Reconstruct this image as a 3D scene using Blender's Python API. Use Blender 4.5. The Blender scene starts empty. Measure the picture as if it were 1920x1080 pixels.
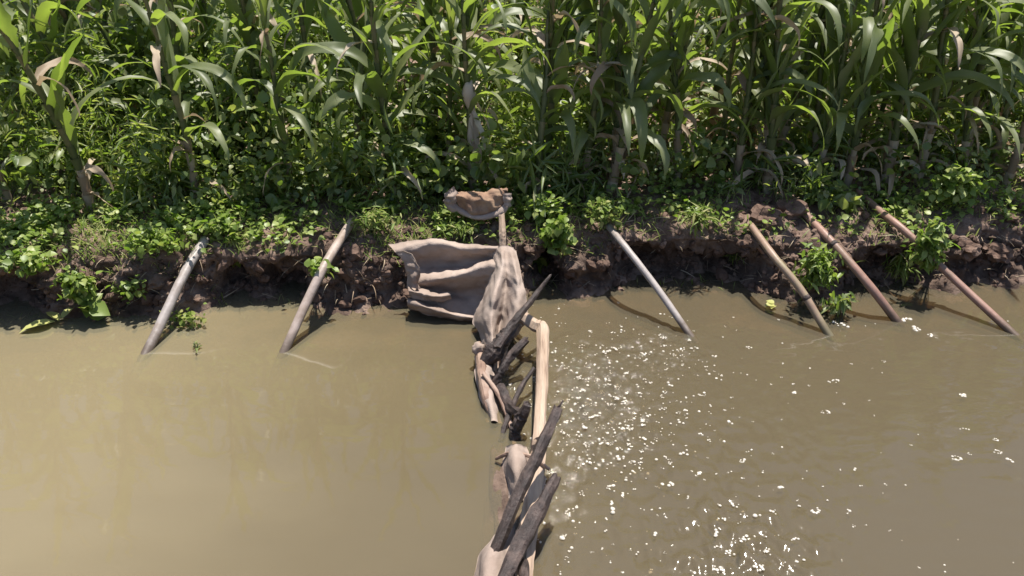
import bpy, math, random
import numpy as np
from mathutils import Vector, noise
from mathutils.bvhtree import BVHTree

random.seed(7)
rng = np.random.default_rng(11)
S = bpy.context.scene
COL = S.collection
R = math.radians

# ------------------------------------------------------------------ camera
CAM_H = 2.36
PITCH = R(28)
F = 1663.0
cd = bpy.data.cameras.new("camera")
cam = bpy.data.objects.new("camera", cd)
COL.objects.link(cam)
cam.location = (0, 0, CAM_H)
cam.rotation_euler = (math.pi / 2 - PITCH, 0, 0)
cd.sensor_width = 36
cd.lens = 36 * F / 1920
cd.clip_start = 0.05
cd.clip_end = 2000
S.camera = cam

# ------------------------------------------------------------------ sky + sun
SUN_EL, SUN_AZ = R(77), R(30)          # azimuth measured from +Y (the far bank) towards +X
wd = bpy.data.worlds.new("World")
S.world = wd
wd.use_nodes = True
nt = wd.node_tree
bg = nt.nodes["Background"]
sky = nt.nodes.new("ShaderNodeTexSky")
sky.sky_type = 'NISHITA'
sky.sun_disc = False
sky.sun_elevation = SUN_EL
sky.sun_rotation = SUN_AZ
nt.links.new(sky.outputs[0], bg.inputs[0])
bg.inputs[1].default_value = 0.095
sd = bpy.data.lights.new("sun", 'SUN')
sd.energy = 5.0
sd.angle = R(0.5)
sd.color = (1.0, 0.955, 0.88)
sun = bpy.data.objects.new("sun", sd)
COL.objects.link(sun)
SUN_DIR = Vector((math.cos(SUN_EL) * math.sin(SUN_AZ), math.cos(SUN_EL) * math.cos(SUN_AZ), math.sin(SUN_EL)))
sun.rotation_euler = SUN_DIR.to_track_quat('Z', 'Y').to_euler()
S.view_settings.view_transform = 'Standard'
S.view_settings.look = 'None'
S.view_settings.exposure = 0.95
S.view_settings.gamma = 1.0
S.render.engine = 'CYCLES'
S.cycles.use_denoising = True
S.cycles.max_bounces = 8
S.cycles.transparent_max_bounces = 12
S.cycles.caustics_reflective = False
S.cycles.caustics_refractive = False

# ------------------------------------------------------------------ helpers
CP, SP = math.cos(PITCH), math.sin(PITCH)


def ray(px, py):
    u, v = (px - 960) / F, (py - 540) / F
    return Vector((u, CP - v * SP, -SP - v * CP))


def W(px, py, z=0.0):
    d = ray(px, py)
    t = (z - CAM_H) / d.z
    return Vector((d.x * t, d.y * t, z))


def WY(px, py, y):
    d = ray(px, py)
    t = y / d.y
    return Vector((d.x * t, y, CAM_H + d.z * t))


def to_px(x, y, z):
    dz = z - CAM_H
    depth = y * CP - dz * SP
    return 960 + F * x / depth, 540 + F * (-(y * SP + dz * CP)) / depth


def mesh_np(name, V, T, smooth=True, mats=(), mi=None):
    """Triangles / quads from numpy arrays: V (n,3), T (m,k)."""
    V = np.asarray(V, dtype=np.float32)
    T = np.asarray(T, dtype=np.int32)
    me = bpy.data.meshes.new(name)
    k = T.shape[1]
    me.vertices.add(len(V))
    me.vertices.foreach_set("co", V.ravel())
    me.loops.add(T.size)
    me.loops.foreach_set("vertex_index", T.ravel())
    me.polygons.add(len(T))
    me.polygons.foreach_set("loop_start", np.arange(0, T.size, k, dtype=np.int32))
    me.polygons.foreach_set("loop_total", np.full(len(T), k, dtype=np.int32))
    me.polygons.foreach_set("use_smooth", np.full(len(T), smooth, dtype=bool))
    if mi is not None:
        me.polygons.foreach_set("material_index", np.asarray(mi, dtype=np.int32))
    for m in mats:
        me.materials.append(m)
    me.update(calc_edges=True)
    me.validate()
    return me


def link(name, me, parent=None, loc=(0, 0, 0), rz=0.0):
    o = bpy.data.objects.new(name, me)
    COL.objects.link(o)
    o.location = loc
    o.rotation_euler = (0, 0, rz)
    if parent:
        o.parent = parent
    return o


def tag(o, label=None, cat=None, group=None, kind=None):
    for k, v in (("label", label), ("category", cat), ("group", group), ("kind", kind)):
        if v:
            o[k] = v
    return o


def rest_at(o, me_local_from):
    return o


def rots(yaw, pitch, roll):
    """(n,3,3): roll about local Y, then pitch about X, then yaw about Z."""
    cy, sy, cp, sp, cr, sr = np.cos(yaw), np.sin(yaw), np.cos(pitch), np.sin(pitch), np.cos(roll), np.sin(roll)
    z, o = np.zeros_like(cy), np.ones_like(cy)
    Rz = np.stack([np.stack([cy, -sy, z], -1), np.stack([sy, cy, z], -1), np.stack([z, z, o], -1)], -2)
    Rx = np.stack([np.stack([o, z, z], -1), np.stack([z, cp, -sp], -1), np.stack([z, sp, cp], -1)], -2)
    Ry = np.stack([np.stack([cr, z, sr], -1), np.stack([z, o, z], -1), np.stack([-sr, z, cr], -1)], -2)
    return Rz @ Rx @ Ry


def stamp(tv, tf, M, L):
    n = len(M)
    V = np.einsum('nij,vj->nvi', M, tv) + L[:, None, :]
    Tt = tf[None] + (np.arange(n) * len(tv))[:, None, None]
    return V.reshape(-1, 3), Tt.reshape(-1, tf.shape[1])


class MB:
    """Collects triangle soups into one mesh."""

    def __init__(self):
        self.v, self.f, self.n = [], [], 0

    def add(self, V, T):
        V, T = np.asarray(V, float), np.asarray(T, int)
        if T.shape[1] == 4:
            T = np.concatenate([T[:, [0, 1, 2]], T[:, [0, 2, 3]]])
        self.v.append(V)
        self.f.append(T + self.n)
        self.n += len(V)

    def mesh(self, name, mats, smooth=True):
        return mesh_np(name, np.concatenate(self.v), np.concatenate(self.f), smooth, mats)


def catmull(P, n):
    P = [np.asarray(p, float) for p in P]
    out = []
    for i in range(len(P) - 1):
        p0 = P[i - 1] if i else 2 * P[0] - P[1]
        p1, p2 = P[i], P[i + 1]
        p3 = P[i + 2] if i + 2 < len(P) else 2 * P[-1] - P[-2]
        for t in np.linspace(0, 1, n, endpoint=False):
            out.append(0.5 * (2 * p1 + (p2 - p0) * t + (2 * p0 - 5 * p1 + 4 * p2 - p3) * t * t + (3 * p1 - p0 - 3 * p2 + p3) * t ** 3))
    out.append(P[-1])
    return np.array(out)


def tube(path, radii, seg=12, rough=0.0, scale=20.0, seed=0.0, caps=True, hollow=0.0, split=0.0, jag=0.0):
    """Tapered tube along a polyline; rough displaces bark, hollow opens the first end as a pipe mouth."""
    P = np.asarray(path, float)
    n = len(P)
    rad = np.interp(np.linspace(0, 1, n), np.linspace(0, 1, len(radii)), radii)
    Tn = np.gradient(P, axis=0)
    Tn /= np.linalg.norm(Tn, axis=1)[:, None] + 1e-9
    up = np.array([0.0, 0, 1]) if abs(Tn[0][2]) < 0.9 else np.array([1.0, 0, 0])
    a = np.cross(Tn[0], up)
    a /= np.linalg.norm(a)
    V = []
    for i in range(n):
        a = a - Tn[i] * np.dot(a, Tn[i])
        a /= np.linalg.norm(a)
        b = np.cross(Tn[i], a)
        for k in range(seg):
            th = 2 * math.pi * k / seg
            d = a * math.cos(th) + b * math.sin(th)
            r = rad[i] * (1 + split * noise.noise(Vector((math.cos(th) * 1.1 + seed * 3.1, math.sin(th) * 1.1, P[i][1] * .8))) * 1.6
                          + split * .5 * noise.noise(Vector((math.cos(th) * 2.9 + seed * 1.7, math.sin(th) * 2.9, P[i][1] * 1.5))))
            if rough:
                q = P[i] + d * r
                al = P[i] @ Tn[i]
                r *= 1 + rough * noise.noise(Vector((math.cos(th) * 2.2 + seed, math.sin(th) * 2.2, al * scale * .25))) \
                    + rough * .6 * noise.noise(Vector(q * scale) + Vector((seed, 0, 0)))
            e = 0
            if jag and i in (0, n - 1):
                e = (-1 if i == 0 else 1) * jag * rad[i] * 1.6 * noise.noise(Vector((math.cos(th) * 2.5 + seed, math.sin(th) * 2.5, i + .5)))
            V.append(P[i] + d * r + Tn[i] * e)
    Q = []
    for i in range(n - 1):
        for k in range(seg):
            k2 = (k + 1) % seg
            Q.append((i * seg + k, i * seg + k2, (i + 1) * seg + k2, (i + 1) * seg + k))
    T = [(q[0], q[1], q[2]) for q in Q] + [(q[0], q[2], q[3]) for q in Q]
    if caps:
        for i, s in ((0, 1), (n - 1, -1)):
            if i == 0 and hollow:
                base = len(V)
                rim = [V[k] * hollow + P[0] * (1 - hollow) for k in range(seg)]
                deep = [q + Tn[0] * 0.12 for q in rim]
                V += rim + deep
                for k in range(seg):
                    k2 = (k + 1) % seg
                    T += [(k, base + k, base + k2), (k, base + k2, k2),
                          (base + k, base + seg + k, base + seg + k2), (base + k, base + seg + k2, base + k2)]
                c = len(V)
                V.append(P[0] + Tn[0] * 0.12)
                T += [(c, base + seg + (k + 1) % seg, base + seg + k) for k in range(seg)]
                continue
            c = len(V)
            V.append(P[i] - Tn[i] * s * rad[i] * .15)
            for k in range(seg):
                k2 = (k + 1) % seg
                T.append((c, i * seg + k2, i * seg + k) if s == 1 else (c, i * seg + k, i * seg + k2))
    return np.array(V), np.array(T)


def recentre(o):
    """Moves a mesh object's origin to the bottom centre of its geometry."""
    me = o.data
    co = np.empty(len(me.vertices) * 3, np.float32)
    me.vertices.foreach_get("co", co)
    co = co.reshape(-1, 3)
    c = np.array([(co[:, 0].min() + co[:, 0].max()) / 2, (co[:, 1].min() + co[:, 1].max()) / 2, co[:, 2].min()], np.float32)
    me.vertices.foreach_set("co", (co - c).ravel())
    me.update()
    o.location = c
    return o


# ------------------------------------------------------------------ materials
def newmat(name):
    m = bpy.data.materials.new(name)
    m.use_nodes = True
    t = m.node_tree
    t.nodes.clear()
    out = t.nodes.new("ShaderNodeOutputMaterial")
    return m, t, out


def N(t, typ, **kw):
    n = t.nodes.new(typ)
    for k, v in kw.items():
        if k.startswith("i_"):
            n.inputs[k[2:].replace("_", " ")].default_value = v
        else:
            setattr(n, k, v)
    return n


def ramp(t, fac, stops):
    n = t.nodes.new("ShaderNodeValToRGB")
    e = n.color_ramp.elements
    while len(e) < len(stops):
        e.new(0.5)
    for el, (p, c) in zip(e, stops):
        el.position = p
        el.color = (*c, 1)
    t.links.new(fac, n.inputs[0])
    return n.outputs[0]


def tex_noise(t, scale, detail=6.0, rough=0.6, coord="Object", stretch=None):
    c = t.nodes.new("ShaderNodeTexCoord")
    n = N(t, "ShaderNodeTexNoise")
    n.inputs["Scale"].default_value = scale
    n.inputs["Detail"].default_value = detail
    n.inputs["Roughness"].default_value = rough
    src = c.outputs[coord]
    if stretch:
        mp = t.nodes.new("ShaderNodeMapping")
        mp.inputs["Scale"].default_value = stretch
        t.links.new(src, mp.inputs[0])
        src = mp.outputs[0]
    t.links.new(src, n.inputs["Vector"])
    return n.outputs["Fac"]


def bump(t, h, strength, dist=0.01):
    b = N(t, "ShaderNodeBump")
    b.inputs["Strength"].default_value = strength
    b.inputs["Distance"].default_value = dist
    t.links.new(h, b.inputs["Height"])
    return b.outputs[0]


def leaf_mat(name, stops, trans, tmix=0.4, rough=0.4, spec=0.5, noise_scale=9.0, per="island"):
    m, t, out = newmat(name)
    p = N(t, "ShaderNodeBsdfPrincipled")
    p.inputs["Roughness"].default_value = rough
    p.inputs["Specular IOR Level"].default_value = spec
    tr = N(t, "ShaderNodeBsdfTranslucent")
    mx = N(t, "ShaderNodeMixShader")
    mx.inputs[0].default_value = tmix
    g = N(t, "ShaderNodeNewGeometry")
    nz = tex_noise(t, noise_scale, 3.0)
    ad = N(t, "ShaderNodeMath", operation='MULTIPLY_ADD')
    t.links.new(g.outputs["Random Per Island"], ad.inputs[0])
    ad.inputs[1].default_value = 0.7
    sc = N(t, "ShaderNodeMath", operation='MULTIPLY')
    t.links.new(nz, sc.inputs[0])
    sc.inputs[1].default_value = 0.35
    t.links.new(sc.outputs[0], ad.inputs[2])
    c1 = ramp(t, ad.outputs[0], stops)
    c2 = ramp(t, ad.outputs[0], trans)
    t.links.new(c1, p.inputs["Base Color"])
    t.links.new(c2, tr.inputs["Color"])
    t.links.new(p.outputs[0], mx.inputs[1])
    t.links.new(tr.outputs[0], mx.inputs[2])
    t.links.new(mx.outputs[0], out.inputs[0])
    return m


def rough_mat(name, stops, scale, rough=0.8, spec=0.3, bstr=0.5, bdist=0.01, detail=8.0, stretch=None, bscale=None):
    m, t, out = newmat(name)
    p = N(t, "ShaderNodeBsdfPrincipled")
    p.inputs["Roughness"].default_value = rough
    p.inputs["Specular IOR Level"].default_value = spec
    nz = tex_noise(t, scale, detail, 0.65, stretch=stretch)
    t.links.new(ramp(t, nz, stops), p.inputs["Base Color"])
    nb = tex_noise(t, bscale or scale * 3, detail, 0.65, stretch=stretch)
    t.links.new(bump(t, nb, bstr, bdist), p.inputs["Normal"])
    t.links.new(p.outputs[0], out.inputs[0])
    return m


M_corn = leaf_mat("corn_leaf_green", [(0.0, (.062, .082, .028)), (.5, (.145, .165, .068)), (1, (.25, .255, .135))],
                  [(0, (.18, .29, .03)), (.6, (.34, .46, .055)), (1, (.52, .56, .12))], 0.42, 0.5, .7)
M_dry = leaf_mat("corn_leaf_dry", [(0, (.20, .14, .09)), (.5, (.35, .27, .19)), (1, (.48, .40, .30))],
                 [(0, (.26, .16, .09)), (1, (.46, .34, .20))], 0.3, 0.6, 0.3)
M_husk = leaf_mat("pale_husk", [(0, (.42, .33, .25)), (1, (.66, .56, .46))], [(0, (.4, .3, .2)), (1, (.5, .4, .28))], 0.25, 0.7, 0.2)
M_stalk = leaf_mat("corn_stalk", [(0, (.045, .06, .02)), (.6, (.085, .10, .035)), (1, (.17, .14, .07))],
                   [(0, (.04, .07, .01)), (1, (.08, .09, .02))], 0.05, 0.5, 0.4)
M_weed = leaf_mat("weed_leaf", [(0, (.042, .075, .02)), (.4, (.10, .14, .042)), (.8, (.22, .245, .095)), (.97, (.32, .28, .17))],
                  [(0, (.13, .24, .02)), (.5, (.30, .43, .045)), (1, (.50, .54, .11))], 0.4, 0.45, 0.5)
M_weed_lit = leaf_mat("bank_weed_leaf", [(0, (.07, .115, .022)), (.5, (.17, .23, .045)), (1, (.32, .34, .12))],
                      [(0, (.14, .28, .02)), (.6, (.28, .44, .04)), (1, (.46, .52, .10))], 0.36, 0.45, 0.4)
M_grass = leaf_mat("bank_grass", [(0, (.09, .15, .025)), (.5, (.18, .23, .05)), (.8, (.30, .29, .11)), (1, (.38, .30, .17))],
                   [(0, (.14, .26, .03)), (.6, (.26, .38, .06)), (1, (.42, .40, .14))], 0.35, 0.5, 0.3)
M_straw = leaf_mat("dry_straw", [(0, (.18, .12, .08)), (.5, (.32, .24, .16)), (1, (.46, .38, .27))],
                   [(0, (.2, .13, .07)), (1, (.4, .3, .18))], 0.15, 0.7, 0.2)
M_yellow = leaf_mat("yellow_leaf", [(0, (.34, .36, .10)), (1, (.48, .46, .18))],
                    [(0, (.42, .45, .08)), (1, (.5, .5, .14))], 0.35, 0.5, 0.3)
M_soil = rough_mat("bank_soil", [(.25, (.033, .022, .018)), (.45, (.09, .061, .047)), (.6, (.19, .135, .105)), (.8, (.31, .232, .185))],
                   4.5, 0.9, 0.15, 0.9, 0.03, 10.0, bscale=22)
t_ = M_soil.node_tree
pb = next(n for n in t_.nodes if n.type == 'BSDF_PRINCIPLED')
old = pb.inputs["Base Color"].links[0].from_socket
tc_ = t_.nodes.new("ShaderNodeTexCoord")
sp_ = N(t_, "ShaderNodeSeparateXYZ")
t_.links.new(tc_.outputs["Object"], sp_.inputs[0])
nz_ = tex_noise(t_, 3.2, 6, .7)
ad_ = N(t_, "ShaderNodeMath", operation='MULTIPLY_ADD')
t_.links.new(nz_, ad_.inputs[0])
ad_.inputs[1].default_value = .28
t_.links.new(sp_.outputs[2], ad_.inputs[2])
mr_ = N(t_, "ShaderNodeMapRange")                       # damp near the water line; higher up dry, with sunlit paleness painted in
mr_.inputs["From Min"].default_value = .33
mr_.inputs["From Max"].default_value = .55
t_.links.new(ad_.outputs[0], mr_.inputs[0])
sunlit_dry_ = ramp(t_, tex_noise(t_, 9, 8, .7), [(.3, (.08, .05, .038)), (.5, (.17, .113, .087)), (.7, (.30, .215, .17))])
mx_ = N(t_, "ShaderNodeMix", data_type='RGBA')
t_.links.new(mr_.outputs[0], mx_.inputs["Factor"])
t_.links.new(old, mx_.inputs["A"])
t_.links.new(sunlit_dry_, mx_.inputs["B"])
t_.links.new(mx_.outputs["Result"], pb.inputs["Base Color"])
M_clod = rough_mat("soil_clod", [(.25, (.04, .025, .019)), (.5, (.12, .077, .058)), (.78, (.26, .18, .14))],
                   6.0, 0.9, 0.15, 0.8, 0.012, 8.0, bscale=45)
M_cloth = rough_mat("burlap", [(.22, (.16, .118, .096)), (.42, (.25, .192, .158)), (.58, (.31, .245, .206)), (.78, (.38, .308, .263))],
                    5.0, 0.92, 0.1, 0.7, 0.004, 10.0, bscale=160)
M_sack = rough_mat("clay_sack", [(.25, (.13, .074, .05)), (.5, (.23, .145, .098)), (.75, (.34, .24, .155))],
                   9.0, 0.85, 0.15, 0.6, 0.006, 8.0, bscale=60)
M_dark = rough_mat("wet_dark_wood", [(.25, (.012, .008, .007)), (.5, (.032, .021, .018)), (.66, (.08, .055, .046)), (.8, (.22, .165, .135))],
                   14.0, 0.55, 0.4, 1.0, 0.012, 10.0, stretch=(1, 1, 1), bscale=38)
M_pale = rough_mat("bare_pale_wood", [(.3, (.15, .10, .07)), (.42, (.30, .215, .155)), (.55, (.36, .27, .20)), (.75, (.46, .36, .275))],
                   5.0, 0.7, 0.25, 0.6, 0.006, 8.0, stretch=(5, .5, 1), bscale=40)
M_brownwood = rough_mat("soaked_brown_wood", [(.25, (.12, .07, .05)), (.5, (.23, .15, .11)), (.75, (.34, .25, .19))],
                        6.0, 0.6, 0.35, 0.7, 0.008, 8.0, bscale=30)


def pipe_mat(name, a, b, mud):
    m, t, out = newmat(name)
    p = N(t, "ShaderNodeBsdfPrincipled")
    p.inputs["Roughness"].default_value = 0.48
    p.inputs["Specular IOR Level"].default_value = 0.4
    c1 = ramp(t, tex_noise(t, 14, 8, .7), [(.3, a), (.7, b)])
    fac = ramp(t, tex_noise(t, 5, 8, .75), [(.48, (0, 0, 0)), (.66, (1, 1, 1))])
    mx = N(t, "ShaderNodeMix", data_type='RGBA')
    t.links.new(fac, mx.inputs["Factor"])
    t.links.new(c1, mx.inputs["A"])
    mx.inputs["B"].default_value = (*mud, 1)
    tc = t.nodes.new("ShaderNodeTexCoord")
    sx = N(t, "ShaderNodeSeparateXYZ")
    t.links.new(tc.outputs["Object"], sx.inputs[0])
    wn = N(t, "ShaderNodeMath", operation='MULTIPLY_ADD')       # water stain with an uneven upper edge
    t.links.new(tex_noise(t, 18, 5, .7), wn.inputs[0])
    wn.inputs[1].default_value = -.10
    t.links.new(sx.outputs[2], wn.inputs[2])
    wr_ = N(t, "ShaderNodeMapRange")
    wr_.inputs["From Min"].default_value = -.03
    wr_.inputs["From Max"].default_value = .03
    t.links.new(wn.outputs[0], wr_.inputs[0])
    m2 = N(t, "ShaderNodeMix", data_type='RGBA')
    t.links.new(wr_.outputs[0], m2.inputs["Factor"])
    m2.inputs["A"].default_value = (*[c * .55 for c in mud], 1)
    t.links.new(mx.outputs["Result"], m2.inputs["B"])
    t.links.new(m2.outputs["Result"], p.inputs["Base Color"])
    t.links.new(bump(t, tex_noise(t, 40, 6, .7), .4, .004), p.inputs["Normal"])
    t.links.new(p.outputs[0], out.inputs[0])
    return m


M_pipe_grey = pipe_mat("grey_pipe", (.235, .205, .19), (.34, .30, .28), (.18, .135, .105))
M_pipe_pink = pipe_mat("pinkish_grey_pipe", (.27, .21, .18), (.38, .31, .27), (.20, .15, .115))
M_pipe_brown = pipe_mat("brown_pipe", (.19, .12, .09), (.29, .20, .145), (.21, .175, .10))
M_pipe_red = pipe_mat("reddish_pipe", (.20, .108, .082), (.29, .175, .135), (.17, .115, .08))

# ------------------------------------------------------------------ ground: field, bank, canal bed in one sheet
wl_px = [(-400, 602), (0, 600), (120, 598), (200, 592), (300, 606), (430, 588), (560, 574), (620, 592), (770, 592), (900, 598), (1000, 566), (1060, 562),
         (1180, 556), (1300, 560), (1420, 566), (1540, 582), (1650, 566), (1750, 566), (1850, 545), (1920, 532), (2300, 530)]
lip_px = [(-400, 500), (0, 498), (100, 482), (250, 478), (400, 470), (500, 468), (640, 468), (760, 458), (900, 450), (1000, 442), (1100, 446),
          (1200, 440), (1330, 436), (1420, 446), (1500, 450), (1600, 455), (1700, 440), (1800, 425), (1920, 412), (2300, 410)]
wlP = [W(px, py, 0) for px, py in wl_px]
lipP = [W(px, py, .30) for px, py in lip_px]
wx, wy = [p.x for p in wlP], [p.y for p in wlP]
lx, ly = [p.x for p in lipP], [p.y for p in lipP]


def y_water(x): return float(np.interp(x, wx, wy))
def y_lip(x): return float(np.interp(x, lx, ly))


caves = [(20, 62, .36), (430, 36, .44), (532, 44, .40), (1022, 34, .46), (1205, 60, .36), (1320, 80, .40), (1420, 50, .26), (1640, 45, .30), (1735, 60, .38), (1560, 40, .2), (690, 60, .10), (850, 100, .27), (800, 50, .1), (300, 50, .1), (1880, 40, .2)]
caves = [(W(px, 540, .1).x, w / 350.0, a) for px, w, a in caves]


def undercut(x):
    return sum(a * math.exp(-((x - c) / w) ** 2) for c, w, a in caves)


def fbm(x, y, z, o=4):
    return noise.fractal(Vector((x, y, z)), 0.9, 2.1, o)


xs = np.concatenate([[-300, -80, -30, -14, -8, -5.5, -4.5], np.linspace(-3.9, 3.9, 620), [4.5, 5.5, 8, 14, 30, 80, 300]])
NS = None
rows = []
for x in xs:
    yw, yl = y_water(x), y_lip(x)
    u = undercut(x)
    yb = yl + .5
    pr = [(600, .45), (60, .43), (20, .42), (9, .40), (7, .40), (yb + .6, .39), (yb, .37), (yl + .16, .335), (yl + .04, .315), (yl - .02, .27),
          (yl - .02 - (yl - yw) * .35 + u * .35, .19), (yl - .02 - (yl - yw) * .6 + u * .85, .10), (yw + u * .8 + .01, .03), (yw + u * .55 - .03, -.02),
          (yw - .30, -.055), (yw - .8, -.15), (2.6, -.45), (1.7, -.4), (1.25, .05), (.75, .62), (0, .72), (-6, .75), (-60, .75), (-400, .8)]
    cnt = [1, 1, 2, 6, 10, 24, 18, 12, 9, 12, 12, 10, 8, 10, 10, 6, 3, 3, 4, 3, 2, 1, 1]
    pts = []
    for i, c in enumerate(cnt):
        a, b = np.array(pr[i]), np.array(pr[i + 1])
        for k in range(c):
            pts.append(a + (b - a) * k / c)
    pts.append(np.array(pr[-1]))
    rows.append(np.array(pts))
G = np.array(rows)                                     # (nx, ns, 2)
G[:, 46:-10] = (G[:, 45:-11] + 2 * G[:, 46:-10] + G[:, 47:-9]) / 4
nx, ns = G.shape[:2]
V = np.zeros((nx, ns, 3))
V[:, :, 0] = xs[:, None]
V[:, :, 1:] = G
tg = np.gradient(G, axis=1)
nrm = np.stack([tg[:, :, 1], -tg[:, :, 0]], -1)
nrm /= np.linalg.norm(nrm, axis=2)[:, :, None] + 1e-9
for i in range(nx):
    if abs(xs[i]) > 4.2:
        continue
    for j in range(ns):
        x, y, z = V[i, j]
        if y > 9.5 or y < 3:
            continue
        face = math.exp(-((z - .15) / .14) ** 2)
        a = .018 + .055 * face
        if z < -.02:
            a *= .2
        d = a * fbm(x * 5.5, y * 5.5, z * 7) + a * .55 * fbm(x * 17 + 5, y * 17, z * 17, 3)
        rid = abs(noise.noise(Vector((x * 9, y * 9, z * 9 + 3))))
        d -= face * .035 * (1 - min(1, rid * 4))
        V[i, j, 1] += nrm[i, j, 0] * d
        V[i, j, 2] += nrm[i, j, 1] * d
        V[i, j, 0] += .02 * face * fbm(x * 11 + 9, y * 11, z * 11, 2)
idx = np.arange(nx * ns).reshape(nx, ns)
Q = np.stack([idx[:-1, :-1], idx[:-1, 1:], idx[1:, 1:], idx[1:, :-1]], -1).reshape(-1, 4)
GV = V.reshape(-1, 3)
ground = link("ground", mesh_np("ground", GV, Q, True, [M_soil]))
tag(ground, "brown earth field ending in a crumbling canal bank", "ground", kind="structure")
BV = BVHTree.FromPolygons([tuple(v) for v in GV], [tuple(q) for q in Q])


def gz(x, y):
    h = BV.ray_cast(Vector((x, y, 5)), Vector((0, 0, -1)))
    return h[0].z if h[0] else .4


def hit(px, py):
    h = BV.ray_cast(Vector((0, 0, CAM_H)), ray(px, py).normalized())
    return h[0], h[1] if h[1].dot(ray(px, py)) < 0 else -h[1]


# ------------------------------------------------------------------ water
def turb(x, y):
    px, py = to_px(x, y, 0)
    m = 0
    for cx, cy, rx, ry, a in ((1110, 760, 120, 130, 1.0), (1230, 660, 120, 60, .75), (1040, 920, 70, 90, .75), (960, 720, 45, 90, .8), (1090, 850, 90, 70, .7)):
        m = max(m, a * math.exp(-(((px - cx) / rx) ** 2 + ((py - cy) / ry) ** 2)))
    return m


def ripple(x, y):
    px, py = to_px(x, y, 0)
    if px < 960:
        return 0.02
    return min(1, max(0.10, 1.0 * math.exp(-(((px - 1380) / 170) ** 2 + ((py - 1100) / 170) ** 2))) + .25 * math.exp(-(((px - 1130) / 280) ** 2 + ((py - 820) / 260) ** 2)))


gx = np.concatenate([[-300, -60, -12, -6], np.linspace(-3.5, -.12, 40), np.linspace(-.1, 1.35, 190), np.linspace(1.42, 3.6, 50), [6, 12, 60, 300]])
gy = np.concatenate([[1.0, 1.6], np.linspace(2.0, 4.0, 240), np.linspace(4.03, 5.1, 30)])
WV, tb, rp = [], [], []
for x in gx:
    for y in gy:
        near = abs(x) < 3.6
        t_ = turb(x, y) if near else 0
        r_ = ripple(x, y) if near else .1
        z = 0.0
        if near:
            z += t_ * (.020 * fbm(x * 15, y * 11, 0, 3) + .006 * fbm(x * 60, y * 45, 3, 2))
            z += r_ * .027 * noise.noise(Vector((x * 23, y * 15, 5))) + r_ * .007 * noise.noise(Vector((x * 41, y * 30, 9)))
        WV.append((x, y, z))
        tb.append(t_)
        rp.append(r_)
WV = np.array(WV)
nwx, nwy = len(gx), len(gy)
idx = np.arange(nwx * nwy).reshape(nwx, nwy)
WQ = np.stack([idx[:-1, :-1], idx[1:, :-1], idx[1:, 1:], idx[:-1, 1:]], -1).reshape(-1, 4)
layers = [-.022, -.05, -.085, -.125, -.17]
allV, allQ, allM = [WV], [WQ], [np.zeros(len(WQ), int)]
base = len(WV)
for z in layers:
    allV.append(np.array([(-300, 1.0, z), (300, 1.0, z), (300, 5.1, z), (-300, 5.1, z)]))
    allQ.append(np.array([[base, base + 1, base + 2, base + 3]]))
    allM.append(np.array([1]))
    base += 4


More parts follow.
